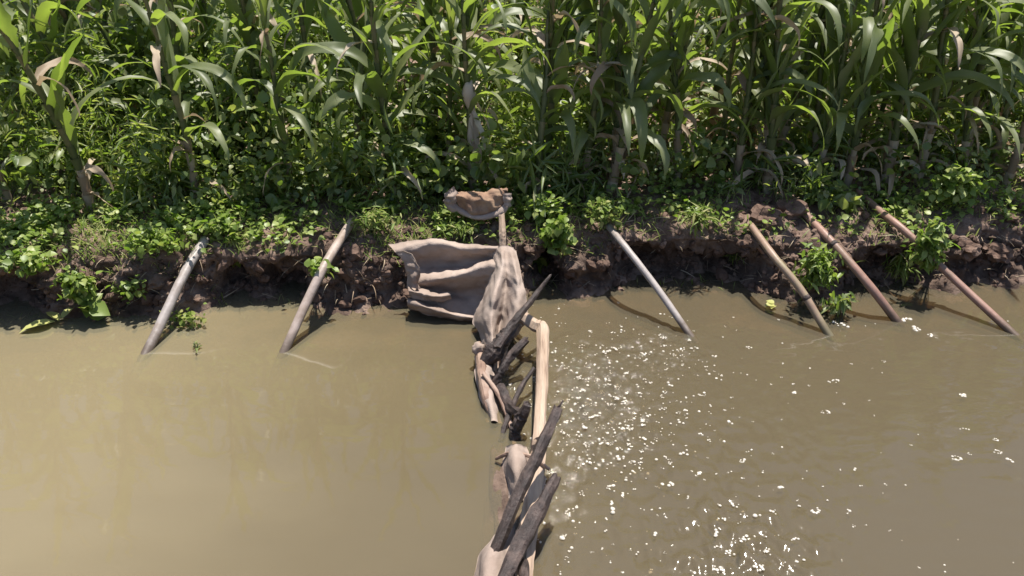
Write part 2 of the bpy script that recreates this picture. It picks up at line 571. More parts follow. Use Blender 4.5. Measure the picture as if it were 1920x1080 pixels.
def water_mat(name, surface):
    m, t, out = newmat(name)
    tc = t.nodes.new("ShaderNodeTexCoord")
    sx = N(t, "ShaderNodeSeparateXYZ")
    t.links.new(tc.outputs["Object"], sx.inputs[0])
    nz = tex_noise(t, 1.1, 5, .6, stretch=(.7, 1.5, 1))
    ma = N(t, "ShaderNodeMath", operation='MULTIPLY_ADD')      # tone darkens from the pond (left) to the outflow (right), broken by noise
    t.links.new(nz, ma.inputs[0])
    ma.inputs[1].default_value = 1.1
    t.links.new(sx.outputs[0], ma.inputs[2])
    mr = N(t, "ShaderNodeMapRange")
    mr.inputs["From Min"].default_value = -1.3
    mr.inputs["From Max"].default_value = 1.1
    t.links.new(ma.outputs[0], mr.inputs[0])
    c = ramp(t, mr.outputs[0], [(0, (.315, .28, .185)), (.5, (.205, .178, .115)), (1, (.155, .135, .093))])
    df = N(t, "ShaderNodeBsdfDiffuse")
    t.links.new(c, df.inputs[0])
    tr = N(t, "ShaderNodeBsdfTransparent")
    tr.inputs[0].default_value = (.85, .76, .6, 1)
    mx = N(t, "ShaderNodeMixShader")
    mx.inputs[0].default_value = .34 if surface else .38
    t.links.new(tr.outputs[0], mx.inputs[1])
    t.links.new(df.outputs[0], mx.inputs[2])
    if not surface:
        t.links.new(mx.outputs[0], out.inputs[0])
        return m
    at = N(t, "ShaderNodeAttribute", attribute_name="ripple")
    at2 = N(t, "ShaderNodeAttribute", attribute_name="turb")
    n1 = tex_noise(t, 26, 3, .5, stretch=(1, .7, 1))
    n2 = tex_noise(t, 75, 3, .6)
    m1 = N(t, "ShaderNodeMath", operation='MULTIPLY')
    t.links.new(n1, m1.inputs[0])
    t.links.new(at.outputs["Fac"], m1.inputs[1])
    m2 = N(t, "ShaderNodeMath", operation='MULTIPLY')
    t.links.new(n2, m2.inputs[0])
    t.links.new(at2.outputs["Fac"], m2.inputs[1])
    m3 = N(t, "ShaderNodeMath", operation='ADD')
    t.links.new(m1.outputs[0], m3.inputs[0])
    t.links.new(m2.outputs[0], m3.inputs[1])
    bn = bump(t, m3.outputs[0], 1.0, .007)
    gl = N(t, "ShaderNodeBsdfGlossy")
    rg = N(t, "ShaderNodeMath", operation='MULTIPLY_ADD')
    t.links.new(at.outputs["Fac"], rg.inputs[0])
    rg.inputs[1].default_value = .12
    rg.inputs[2].default_value = .03
    t.links.new(rg.outputs[0], gl.inputs["Roughness"])
    t.links.new(bn, gl.inputs["Normal"])
    fr = N(t, "ShaderNodeFresnel")
    fr.inputs["IOR"].default_value = 1.42
    t.links.new(bn, fr.inputs["Normal"])
    mg = N(t, "ShaderNodeMixShader")
    t.links.new(fr.outputs[0], mg.inputs[0])
    t.links.new(mx.outputs[0], mg.inputs[1])
    t.links.new(gl.outputs[0], mg.inputs[2])
    t.links.new(mg.outputs[0], out.inputs[0])
    return m


M_water = water_mat("muddy_water_surface", True)
M_silt = water_mat("muddy_water_below", False)
wme = mesh_np("water", np.concatenate(allV), np.concatenate(allQ), True, [M_water, M_silt], np.concatenate(allM))
for nm, arr in (("turb", tb), ("ripple", rp)):
    a = wme.attributes.new(nm, 'FLOAT', 'POINT')
    full = np.zeros(len(wme.vertices), np.float32)
    full[:len(arr)] = arr
    a.data.foreach_set("value", full)
water = link("water", wme)
tag(water, "muddy tan canal water, calm on the left and churned on the right", "water", kind="structure")

# foam bubbles and flecks
M_foam, t, out = newmat("foam_bubble")
p = N(t, "ShaderNodeBsdfPrincipled")
p.inputs["Base Color"].default_value = (.66, .61, .53, 1)
p.inputs["Roughness"].default_value = .12
p.inputs["Specular IOR Level"].default_value = .8
p.inputs["Alpha"].default_value = .62
t.links.new(p.outputs[0], out.inputs[0])
dv, dfc = [], []
for a in range(4):
    el = a / 3 * math.pi / 2
    for k in range(8):
        th = k / 8 * 2 * math.pi
        dv.append((math.cos(el) * math.cos(th), math.cos(el) * math.sin(th), math.sin(el)))
for a in range(3):
    for k in range(8):
        k2 = (k + 1) % 8
        dfc += [(a * 8 + k, a * 8 + k2, a * 8 + 8 + k2), (a * 8 + k, a * 8 + 8 + k2, a * 8 + 8 + k)]
dv, dfc = np.array(dv), np.array(dfc)
L, Sz = [], []


def add_bubble(x, y, r):
    L.append((x, y, .002 + turb(x, y) * .004))
    Sz.append((r, r, r * random.uniform(.4, .75)))


def foam_cluster(px, py, size, n):
    c = W(px, py, 0)
    for _ in range(n):
        a, d = random.uniform(0, 6.3), size * math.sqrt(random.random())
        add_bubble(c.x + d * math.cos(a), c.y + d * math.sin(a), random.uniform(.25, .6) * size if n < 4 else random.uniform(.15, .4) * size)


def foam_ring(px, py, size):
    c = W(px, py, 0)
    for k in range(11):
        a = k / 11 * 6.28
        if random.random() < .75:
            rr_ = size * random.uniform(.55, 1.1)
            add_bubble(c.x + rr_ * math.cos(a), c.y + rr_ * .7 * math.sin(a), random.uniform(.12, .36) * size)


for px, py, s in ((1795, 860, .022), (1547, 773, .018), (1870, 848, .02), (1390, 866, .012), (1808, 806, .018), (1530, 958, .02), (1806, 742, .016), (1867, 825, .012), (1567, 715, .016)):
    foam_ring(px, py, s)
for px, py, s, n in ((1148, 915, .022, 5), (1252, 912, .024, 6), (1466, 916, .018, 3), (1312, 890, .018, 4), (1370, 793, .014, 3), (1392, 864, .012, 3), (1312, 816, .015, 3),
                     (1150, 625, .014, 3), (1136, 660, .022, 6), (1160, 655, .018, 5), (1805, 741, .016, 3), (1895, 862, .016, 3), (1601, 880, .012, 2), (1376, 946, .018, 4),
                     (1146, 958, .016, 3), (1186, 888, .014, 3), (1210, 888, .012, 2), (1420, 970, .016, 3), (1288, 772, .012, 2), (1490, 735, .014, 3), (1720, 618, .03, 6), (1702, 600, .03, 6),
                     (1740, 628, .02, 4), (1580, 612, .03, 5), (1565, 606, .02, 4), (1883, 602, .02, 4), (1225, 1000, .014, 2), (1196, 1040, .012, 2), (1590, 960, .012, 3)):
    foam_cluster(px, py, s, n)
for _ in range(2300):                                   # fine froth where the dam spills
    px, py = random.gauss(1150, 150), random.gauss(760, 130)
    c = W(px, py, 0)
    if c.y > y_water(c.x) - .03 or px < 925:
        continue
    if random.random() < turb(c.x, c.y) * .55 + .015:
        add_bubble(c.x, c.y, random.choice((.002, .003, .003, .004, .005, .007)))
for _ in range(170):
    px, py = random.gauss(1150, 120), random.gauss(755, 120)
    c = W(px, py, 0)
    if c.y < y_water(c.x) - .05 and px > 1010 and random.random() < .25 + turb(c.x, c.y):
        foam_cluster(px, py, random.uniform(.009, .017), random.randint(3, 7))
for px, py in ((1345, 1000), (1370, 1040), (1400, 1010), (1440, 1035), (1425, 1065), (1490, 1010), (1500, 1050), (1395, 965), (1450, 960), (1345, 1068), (1300, 1075), (1220, 1072)):  # bubble clusters added here to widen the sun glare on the water
    foam_cluster(px, py, random.uniform(.012, .02), random.randint(4, 7))
for _ in range(420):                                   # scattered flecks drifting downstream
    px, py = random.uniform(1010, 1920), random.uniform(590, 1080)
    w = math.exp(-((px - 1200) / 330) ** 2)
    if random.random() < w + .05:
        c = W(px, py, 0)
        if c.y < y_water(c.x) - .05:
            foam_cluster(px, py, random.uniform(.004, .010), random.randint(1, 4))
n = len(L)
Ms = np.zeros((n, 3, 3))
for k in range(3):
    Ms[:, k, k] = np.array(Sz)[:, k]
fv, ff = stamp(dv, dfc, Ms, np.array(L))
foam = link("foam", mesh_np("foam", fv, ff, True, [M_foam]))
tag(foam, "white froth and bubbles drifting on the right side of the dam", "foam", kind="stuff")

# ------------------------------------------------------------------ soil crumbs
def clod_shape(seed, jag=.35, sub=2):
    import bmesh
    bm = bmesh.new()
    bmesh.ops.create_icosphere(bm, subdivisions=sub, radius=1)
    for v in bm.verts:
        d = 1 + jag * noise.noise(v.co * 1.3 + Vector((seed, 0, 0))) + jag * .6 * noise.noise(v.co * 3.1 + Vector((seed, 4, 0)))
        v.co = Vector((v.co.x * d, v.co.y * d, v.co.z * d * .8))
    bm.verts.index_update()
    v = np.array([tuple(x.co) for x in bm.verts])
    f = np.array([[y.index for y in x.verts] for x in bm.faces])
    bm.free()
    return v, f


mb = MB()
for s in range(4):
    tv, tf = clod_shape(s * 3.7, .45, 2)
    n = 520
    xx = rng.uniform(-3.2, 3.4, n)
    loc, M = [], []
    for x in xx:
        yw, yl = y_water(x), y_lip(x)
        if random.random() < .7:
            px, py = to_px(x, yl - (yl - yw) * random.random(), .3 * random.random())
            h = BV.ray_cast(Vector((0, 0, CAM_H)), ray(px, py + random.uniform(-10, 10)).normalized())
            if not h[0] or h[0].z < -.01:
                continue
            q = h[0]
        else:
            y = yl + abs(random.gauss(0, .22))
            q = Vector((x, y, gz(x, y)))
        r = .007 + .016 * random.random() ** 3 + (.02 if random.random() < .04 else 0)
        loc.append((q.x, q.y, q.z + r * .15))
        M.append(np.diag([r * random.uniform(.7, 1.4), r * random.uniform(.7, 1.4), r]))
    M = rots(rng.uniform(0, 6.3, len(loc)), rng.uniform(-1, 1, len(loc)), rng.uniform(-1, 1, len(loc))) @ np.array(M)
    mb.add(*stamp(tv, tf, M, np.array(loc)))
tag(link("dirt", mb.mesh("dirt", [M_clod], False)), "crumbled dark soil on the canal bank", "soil", kind="stuff")

# larger earth clods, each a thing
for i, (px, py, r, sq, lab) in enumerate([
        (1486, 398, .085, .8, "pinkish block of earth at the top end of the reddish pipe"),
        (1436, 412, .10, .7, "dark lump of earth left of the pinkish earth block"),
        (1432, 378, .05, .7, "small pale lump of earth up by the corn stalks above the brown pipe"),
        (662, 478, .06, .9, "round reddish lump of earth just right of the weed covered pinkish pipe"),
        (1000, 470, .07, 1.1, "tall brown clump of earth right of the pale stake"),
        (1815, 470, .07, .8, "brown lump of earth right of the pipe buried in the weed"),
        (1868, 478, .08, .7, "broad dark lump of earth near the right edge of the bank"),
        (1895, 412, .05, .7, "pale dry lump of earth on the bank top at the right edge")]):
    v, f = clod_shape(20 + i * 2.3, .5, 3)
    q, nn = hit(px, py)
    v = v * np.array([r, r * .9, r * sq])
    o = link("earth_clod", mesh_np("earth_clod", v, f, False, [M_clod]), None, (q.x, q.y, q.z + r * .15), i * 1.3)
    tag(o, lab, "earth clod", "lumps of earth on the bank")

# ------------------------------------------------------------------ leaves
LV = np.array([(0, 0, 0), (-.36, .22, .07), (0, .25, -.02), (.36, .22, .07), (-.42, .5, .09), (0, .55, 0), (.42, .5, .09), (-.22, .8, .03), (0, .82, -.03), (.22, .8, .03), (0, 1.05, -.12)])
LF = np.array([(0, 2, 1), (0, 3, 2), (1, 2, 5), (1, 5, 4), (2, 3, 6), (2, 6, 5), (4, 5, 8), (4, 8, 7), (5, 6, 9), (5, 9, 8), (7, 8, 10), (8, 9, 10)])
NARROW = LV * np.array([.5, 1.25, 1.0])


def leaf_soup(mb, locs, yaw, pitch, roll, size, tmpl=LV):
    n = len(locs)
    if n == 0:
        return
    M = rots(np.asarray(yaw), np.asarray(pitch), np.asarray(roll)) * np.asarray(size)[:, None, None]
    mb.add(*stamp(tmpl, LF, M, np.asarray(locs)))


# undergrowth among the corn: too dense to count
mb = MB()
mb2 = MB()
locs, sizes = [], []
for _ in range(4600):
    y = 4.72 + 6.4 * random.random() ** 1.6
    half = (y * CP + 1.0) * .577 + .5
    x = random.uniform(-half, half)
    if y < y_lip(x) + .30:
        continue
    left = max(0, min(1, (.9 - x) / 2.2))
    dens = .55 + .45 * left
    if random.random() > dens or noise.noise(Vector((x * .9, y * .9, 3))) < -.22:
        continue
    if y < y_lip(x) + .75 and random.random() < .62:
        continue
    hgt = random.uniform(.12, .62) * (.6 + .4 * left) * (1 + left * max(0, min(1, (y - 4.9) / .6)) * .75 + .5 * max(0, min(1, (y - 6.5) / 2)))
    rad = random.uniform(.08, .2)
    s0 = random.choice((.026, .036, .05, .068))
    for k in range(int(20 + 30 * random.random())):
        h = hgt * random.random() ** .7
        a, d = random.uniform(0, 6.3), rad * math.sqrt(random.random())
        locs.append((x + d * math.cos(a), y + d * math.sin(a), .38 + h))
        sizes.append(s0 * random.uniform(.6, 1.25))
n = len(locs)
order = np.arange(n)
third = (np.array([noise.noise(Vector((p[0] * 1.7, p[1] * 1.7, 11))) for p in locs]) + rng.normal(0, .12, n))
for tm, sel, mul in ((LV, third < .02, 1.0), (LV * np.array([.62, 1.15, 1.2]), (third >= .02) & (third < .2), 1.15), (NARROW * np.array([.45, 1.5, 1.6]), third >= .2, 1.5)):
    ii = order[sel]
    m_ = len(ii)
    leaf_soup(mb, np.array(locs)[ii], rng.uniform(0, 6.3, m_), rng.normal(-.3, .75, m_), rng.normal(0, .65, m_), np.array(sizes)[ii] * mul, tm)
print("undergrowth leaves", n)
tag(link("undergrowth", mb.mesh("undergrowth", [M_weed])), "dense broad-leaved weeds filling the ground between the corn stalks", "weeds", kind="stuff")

# low green cover + grass on the bank top
BL = np.array([(-.04, 0, 0), (.04, 0, 0), (-.035, .35, .03), (.035, .35, .03), (-.02, .7, -.03), (.02, .7, -.03), (0, 1, -.18)])
BF = np.array([(0, 1, 3), (0, 3, 2), (2, 3, 5), (2, 5, 4), (4, 5, 6)])
gpx = [(-100, 1.4), (0, 1.4), (200, 1.6), (420, 1.5), (470, .8), (560, .3), (640, .45), (700, .9), (840, .9), (930, .5), (1000, .8), (1100, .8), (1180, .35), (1260, .45), (1340, .45), (1400, .12),
       (1520, .10), (1640, .4), (1700, .5), (1760, .4), (1850, .35), (2000, .35)]
gxs, gds = [g[0] for g in gpx], [g[1] for g in gpx]
bl, by, bp, bs = [], [], [], []
for _ in range(16000):
    x = random.uniform(-3.3, 3.4)
    yl = y_lip(x)
    y = yl + random.gauss(.17, .2)
    if y < yl - .05:
        continue
    px, _p = to_px(x, y, .33)
    d = np.interp(px, gxs, gds)
    if random.random() > d * (.55 + .9 * max(0, noise.noise(Vector((x * 4, y * 4, 1))) + .25)):
        continue
    bl.append((x, y, gz(x, y) - .004))
    by.append(random.uniform(0, 6.3))
    bp.append(random.uniform(.2, 1.25))
    bs.append(random.uniform(.04, .10))
mb = MB()
M = rots(np.array(by), np.array(bp), rng.normal(0, .3, len(bl))) * np.array(bs)[:, None, None]
mb.add(*stamp(BL * np.array([1.1, 1, 1]), BF, M, np.array(bl)))
tag(link("grass", mb.mesh("grass", [M_grass])), "short yellow-green grass along the top edge of the bank", "grass", kind="stuff")

locs, sizes = [], []
for _ in range(3000):
    x = random.uniform(-3.3, 3.4)
    yl = y_lip(x)
    y = yl + random.gauss(.26, .2)
    if y < yl:
        continue
    px, _p = to_px(x, y, .33)
    d = np.interp(px, gxs, gds)
    if random.random() > d * .8 or noise.noise(Vector((x * 2.6, y * 2.6, 7))) < -.05:
        continue
    z0 = gz(x, y)
    for k in range(random.randint(4, 9)):
        locs.append((x + random.gauss(0, .035), y + random.gauss(0, .035), z0 + random.uniform(.01, .09)))
        sizes.append(random.uniform(.02, .045))
n = len(locs)
mb = MB()
leaf_soup(mb, locs, rng.uniform(0, 6.3, n), rng.normal(-.1, .5, n), rng.normal(0, .4, n), sizes)
tag(link("ground_cover", mb.mesh("ground_cover", [M_weed_lit])), "low bright green ground cover on the bank top", "ground cover", kind="stuff")

# straw and rootlets on the bank face and strip
sl, sy_, sp_, ss = [], [], [], []
for _ in range(1500):
    x = random.uniform(-3.2, 3.4)
    yl, yw = y_lip(x), y_water(x)
    if random.random() < .5:
        y = yl + random.uniform(0, .6)
        q = Vector((x, y, gz(x, y)))
    else:
        px, py = to_px(x, yl - (yl - yw) * random.random(), .3 * random.random())
        h = BV.ray_cast(Vector((0, 0, CAM_H)), ray(px, py).normalized())
        if not h[0] or h[0].z < 0:
            continue
        q = h[0]
    sl.append((q.x, q.y, q.z + .004))
    sy_.append(random.uniform(0, 6.3))
    sp_.append(random.gauss(.1, .3))
    ss.append(random.uniform(.03, .13))
mb = MB()
M = rots(np.array(sy_), np.array(sp_), rng.normal(0, .5, len(sl))) * np.array(ss)[:, None, None]
mb.add(*stamp(BL * np.array([.55, 1, 1]), BF, M, np.array(sl)))
tag(link("straw_litter", mb.mesh("straw_litter", [M_straw])), "dry straw and root bits strewn over the bank", "litter", kind="stuff")

# ------------------------------------------------------------------ corn
def corn_leaf(mb, base, az, length, width, th0, th1, wav, twist=0.0, seg=14, curl=0.0):
    p = np.array(base, float)
    ds = length / seg
    ca, sa = math.cos(az), math.sin(az)
    side0 = np.array([-sa, ca, 0])
    Vv = []
    ph = random.uniform(0, 6.3)
    tat = random.choice((.1, .3, .9, 1.3))
    azc = az
    for i in range(seg + 1):
        s = i / seg
        th = th0 + (th1 - th0) * s ** 1.25
        azc = az + curl * s * s
        ca, sa = math.cos(azc), math.sin(azc)
        side0 = np.array([-sa, ca, 0])
        d = np.array([math.cos(th) * ca, math.cos(th) * sa, math.sin(th)])
        up = np.array([-math.sin(th) * ca, -math.sin(th) * sa, math.cos(th)])
        tw = twist * s
        sd_ = side0 * math.cos(tw) + up * math.sin(tw)
        un = up * math.cos(tw) - side0 * math.sin(tw)
        w = width * (min(1, .45 + s * 3.2)) * (1 - s ** 2.4) ** .8 * (1 - tat * max(0.0, noise.noise(Vector((s * 9 + ph * 7, ph * 3, 1.5))))) + .001
        fold = .38 * (1 - s) ** 1.5 + .10
        e1 = wav * math.sin(ph + s * 15) * (s > .05)
        e2 = wav * math.sin(ph + 1.7 + s * 13) * (s > .05)
        Vv += [p - sd_ * w * .5 + un * (w * fold * .5 + e1 * w), p - sd_ * w * .25 + un * (w * fold * .2), p - un * w * .02,
               p + sd_ * w * .25 + un * (w * fold * .2), p + sd_ * w * .5 + un * (w * fold * .5 + e2 * w)]
        p = p + d * ds
    Qq = []
    for i in range(seg):
        for k in range(4):
            a = i * 5 + k
            Qq.append((a, a + 1, a + 6, a + 5))
    mb.add(np.array(Vv), np.array(Qq))


def corn_variant(seed, dry=3, height=1.55, lean=0.0, fan=None):
    random.seed(seed)
    st, gr, dr = MB(), MB(), MB()
    nodes = 11
    path = []
    la = random.uniform(0, 6.3)
    for i in range(nodes * 3 + 1):
        s = i / (nodes * 3)
        path.append((lean * s * s * math.cos(la) * height + .006 * math.sin(s * 9 + seed), lean * s * s * math.sin(la) * height, s * height))
    rr = []
    for i in range(len(path)):
        s = i / (len(path) - 1)
        r = .0165 * (1 - s) + .007 * s
        if i % 3 == 0:
            r *= 1.16
        rr.append(r)
    st.add(*tube(path, rr, 8))
    # leaf sheaths clasp the stalk
    plane = fan if fan is not None else random.uniform(0, 3.14)
    nl = nodes + 7
    for i in range(1, nl + 1):
        s = min(.97, .04 + .93 * i / nl)
        k = int(s * (len(path) - 1))
        b = np.array(path[k])
        az = plane + (math.pi if i % 2 else 0) + random.gauss(0, .55)
        if i <= dry or random.random() < .15:
            if random.random() < .15:
                continue
            corn_leaf(dr, b, az, random.uniform(.2, .46), random.uniform(.028, .056), R(random.uniform(15, 65)), R(random.uniform(-115, -75)), .2,
                      random.uniform(-2.2, 2.2), 12, random.uniform(-1.2, 1.2))
        else:
            kind = random.random()
            if kind < .42:                                  # arching over and hanging
                th0, th1, ln = R(random.uniform(55, 78)), R(random.uniform(-115, -60)), random.uniform(.45, .78)
            elif kind < .74:                                # held up
                th0, th1, ln = R(random.uniform(66, 82)), R(random.uniform(25, 70)), random.uniform(.40, .65)
            else:                                          # kinked and hanging close to the stalk
                th0, th1, ln = R(random.uniform(30, 60)), R(random.uniform(-130, -95)), random.uniform(.35, .6)
            corn_leaf(gr, b, az, ln, random.uniform(.052, .095), th0, th1, random.uniform(.06, .16),
                      random.uniform(-1.3, 1.3), 14, random.uniform(-.8, .8))
        k2 = min(k + 4, len(path) - 1)
        sh = [np.array(path[q]) for q in range(max(0, k - 3), k + 1)]
        if len(sh) >= 3:
            (st if i > dry + 1 else dr).add(*tube(sh, [rr[k] * 1.15, rr[k] * 1.7], 8, caps=False))
    # top whorl of upright young leaves
    for q in range(4):
        corn_leaf(gr, path[-1], plane + q * 1.7, random.uniform(.35, .6), .05, R(random.uniform(75, 86)), R(random.uniform(30, 80)), .06, .5, 10, 0)
    r = (st.mesh("stalk", [M_stalk]), gr.mesh("foliage", [M_corn]), dr.mesh("dry_leaves", [M_dry]))
    random.seed(seed + 999)
    return r


VAR = [corn_variant(100 + i, dry=[3, 4, 5, 4, 6, 3][i % 6], height=random.Random(i).uniform(1.0, 1.22), lean=random.Random(i + 50).uniform(0, .12)) for i in range(12)]
LEAN_L = [corn_variant(300 + i, dry=3, height=1.15, lean=.2, fan=R(20 + 25 * i)) for i in range(3)]
protos = {}


def corn(me3, x, y, rz, scale, label, group):
    key = me3[0].name
    o = bpy.data.objects.new("corn_plant", None)
    o.empty_display_size = .1
    COL.objects.link(o)
    o.location = (x, y, gz(x, y) - .01)
    o.rotation_euler = (random.gauss(0, .075), random.gauss(0, .075), rz)
    o.scale = (scale, scale, scale)
    tag(o, label, "corn plant", group)
    if key not in protos:
        protos[key] = [link(nm, me, o) for nm, me in zip(("stalk", "foliage", "dry_leaves"), me3)]
    else:
        for c in protos[key]:
            d = c.copy()
            COL.objects.link(d)
            d.parent = o
    return o


random.seed(21)
front = [
    (20, 385, "corn plant at the far left edge of the front row"),
    (172, 392, "front corn plant with twisted tan dry leaves left of the grey pipe"),
    (372, 388, "thick corn plant directly behind the upper end of the grey left pipe"),
    (545, 380, "front corn plant between the two left pipes' upper ends"),
    (662, 350, "tall front corn plant with a tan dry leaf, behind the pinkish weed covered pipe"),
    (738, 372, "thick corn stalk standing behind the left end of the burlap sheet"),
    (1010, 372, "front corn plant just right of the clay coloured sack"),
    (1142, 368, "straight front corn plant behind the upper end of the thin grey pipe"),
    (1272, 345, "front corn plant midway between the tops of the thin grey and brown pipes"),
    (1378, 352, "thick straight corn stalk behind the dark lump of earth"),
    (1442, 345, "front corn plant just behind the pinkish block of earth"),
    (1528, 352, "front corn plant with upright bright leaves behind the reddish pipe's top"),
    (1588, 352, "front corn plant just left of the upper end of the far right pipe"),
    (1655, 352, "front corn plant just right of the upper end of the far right pipe"),
    (1722, 348, "shaded front corn plant left of the bushy weed at the right"),
    (1812, 342, "corn plant directly behind the bushy weed at the right"),
    (1885, 345, "last corn plant of the front row at the right edge"),
]
occupied = []
for i, (px, py, lab) in enumerate(front):
    q = W(px, py - 4, .38)
    corn(VAR[i % 12] if px > 300 else LEAN_L[i % 3], q.x, q.y, random.uniform(0, 6.3), random.uniform(.95, 1.12), lab, "corn plants of the front row")
    occupied.append((q.x, q.y))

# the pale husk plant over the sack
random.seed(5)
hx = W(888, 358, .38)
hk = corn_variant(777, dry=2, height=1.15)
ho = corn(hk, hx.x, hx.y, 1.2, 1.0, "corn plant with pale dry husk on its stalk, behind the clay coloured sack", "corn plants of the front row")
mbh = MB()
for k in range(5):
    a = -1.57 + random.gauss(0, .5)
    corn_leaf(mbh, (math.cos(a) * .012, math.sin(a) * .012, .60 - k * .07), a, .30, .05, R(-55 - 5 * k), R(-92), .12, random.uniform(-.5, .5), 10, .2)
corn_leaf(mbh, (0, -.015, .56), -1.5, .16, .055, R(75), R(50), .12, .2, 10, 0)
corn_leaf(mbh, (.01, -.01, .58), -.2, .22, .045, R(60), R(-95), .12, .6, 10, 0)
zt, zm, zb = (WY(888, p_, hx.y).z - gz(hx.x, hx.y) for p_ in (150, 225, 290))
hp = [np.array((.012 * math.sin(k * .9), -.012, zb + (zt - zb) * k / 14)) for k in range(15)]
mbh.add(*tube(hp, [.020, .040, .034, .018, .016, .020, .034, .038, .024], 12, .25, 22, 4.0, jag=1.2))
husk = link("husk", mbh.mesh("husk", [M_husk]), ho)
husk["label"] = "pale tan dry husk hanging on the stalk"

random.seed(33)
cnt = 0
for y0, step in ((5.0, .30), (5.3, .26), (5.7, .27), (6.15, .28), (6.7, .30), (7.3, .33), (8.0, .36), (8.8, .40), (9.7, .44), (10.6, .5)):
    half = (y0 * CP + .9) * .577 + .45
    x = -half
    while x < half:
        xx, yy = x + random.gauss(0, .06), y0 + random.gauss(0, .09)
        x += step * random.uniform(.75, 1.25)
        if yy < y_lip(xx) + .5 or min((xx - a) ** 2 + (yy - b) ** 2 for a, b in occupied) < .02:
            continue
        if xx < .3 and (random.random() < .28 or y0 == 5.0):
            continue
        m3 = LEAN_L[random.randrange(3)] if xx < -1.6 and random.random() < .5 else VAR[random.randrange(12)]
        corn(m3, xx, yy, random.uniform(0, 6.3), random.uniform(.85, 1.2), "green corn plant in the crowded rows behind the front row", "corn plants in the rows behind")
        cnt += 1
print("back corn", cnt)

# ------------------------------------------------------------------ irrigation pipes
def pipe(ctrl, r, mat, label, hollow=.8, bands=(), n=10):
    P = catmull(ctrl, n)
    o = link("irrigation_pipe", mesh_np("irrigation_pipe", *tube(P, [r, r, r], 16, .05, 9, ctrl[0][0], hollow=hollow), True, [mat]))
    tag(o, label, "pipe", "irrigation pipes over the bank")
    for b in bands:
        k = int(b * (len(P) - 1))
        seg_ = [P[k] + (P[k + 1] - P[k]) * t_ for t_ in (0, .5, 1)]
        d = (P[k + 1] - P[k]) / np.linalg.norm(P[k + 1] - P[k])
        seg_ = [P[k] + d * t_ for t_ in (-.012, 0, .012)]
        link("joint_band", mesh_np("joint_band", *tube(seg_, [r * 1.04, r * 1.09, r * 1.04], 16), True, [M_dark if b < 2 else mat]), o)
    return o


def up(px, py, dz):
    q, _n = hit(px, py)
    return np.array((q.x, q.y, q.z + dz))


def A(v): return np.array(tuple(v))


def under(a, b, ext, drop=1.0):
    d = A(b) - A(a)
    return A(b) + d / np.linalg.norm(d) * ext


a = up(387, 458, .03)
b = A(W(278, 655, 0))
pipe([a, a * .66 + b * .34 + (0, 0, .025), a * .3 + b * .7 + (0, 0, .012), b, under(a, b, .40)], .0255, M_pipe_grey,
     "grey pipe on the far left slanting down from the green bank into the calm water")
a = up(660, 425, .03)
m = A(W(612, 492, .31))
b = A(W(535, 655, 0))
pipe([a, m, m * .5 + b * .5 + (0, 0, .01), b, under(m, b, .40)], .024, M_pipe_pink,
     "pinkish grey pipe with a leafy weed across its middle, left of the burlap sheet")
a = up(1140, 430, .02)
m = A(W(1178, 470, .30))
b = A(W(1292, 626, 0))
pipe([a, m, m * .5 + b * .5 + (0, 0, .01), b, under(m, b, .35)], .0185, M_pipe_grey, "thin straight grey pipe entering the frothy water just right of the dam")
a = up(1406, 432, .03)
m = A(W(1450, 480, .29))
b = A(W(1552, 625, 0))
pipe([a, m, m * .5 + b * .5 + (0, 0, .025), b, under(m * .4 + b * .6, b, .3)], .0205, M_pipe_brown,
     "brown knotted pipe lying left of the fern-like weed on the right bank", bands=(.55,))
a = up(1488, 386, .035)
m = A(W(1558, 452, .32))
b = A(W(1680, 600, .0))
pipe([a, A(W(1522, 414, .36)), m, A(W(1624, 528, .18)), b, under(A(W(1624, 528, .18)), b, .35)], .0225, M_pipe_red,
     "long bowed reddish pipe starting at the pinkish block of earth", bands=(.42,))
a = up(1606, 368, .03)
m = A(W(1702, 438, .34))
b = A(W(1895, 622, .0))
pipe([a, A(W(1655, 400, .38)), m, A(W(1775, 510, .19)), b, under(A(W(1775, 510, .19)), b, .55)], .0205, M_pipe_red,
     "reddish pipe at the far right whose middle is buried in a green weed")

# sticks on the bank
def stick(path, radii, mat, name, label, cat, group=None, rough=.22, seg=16, n=22, seed=0.0, scale=22):
    P = catmull(path, n)
    flat = mat in (M_dark, M_pale, M_brownwood)
    o = link(name, mesh_np(name, *tube(P, radii, 11 if flat else seg, rough * (1.5 if mat is M_dark else 1.7), scale, seed, split=(.22 if mat is M_dark else .25) if flat else 0, jag=1.0 if flat else 0), not flat, [mat]))
    tag(o, label, cat, group)
    return o


stick([up(52, 470, .02), up(85, 456, .035), up(120, 444, .03)], [.015, .02, .016], M_pale, "fallen_stick", "short pale grey stick lying in the weeds at the left end of the bank", "stick")
stick([up(1408, 452, .01), up(1432, 480, .012), up(1450, 505, .01)], [.008, .009, .006], M_pipe_red, "fallen_stick", "thin pinkish stick lying on the bank face beside the brown pipe", "stick")
stick([up(1168, 388, .01), up(1185, 365, .05), up(1192, 352, .08)], [.006, .006, .004], M_pale, "fallen_stick", "thin pale twig leaning on the bank top above the thin grey pipe", "stick")

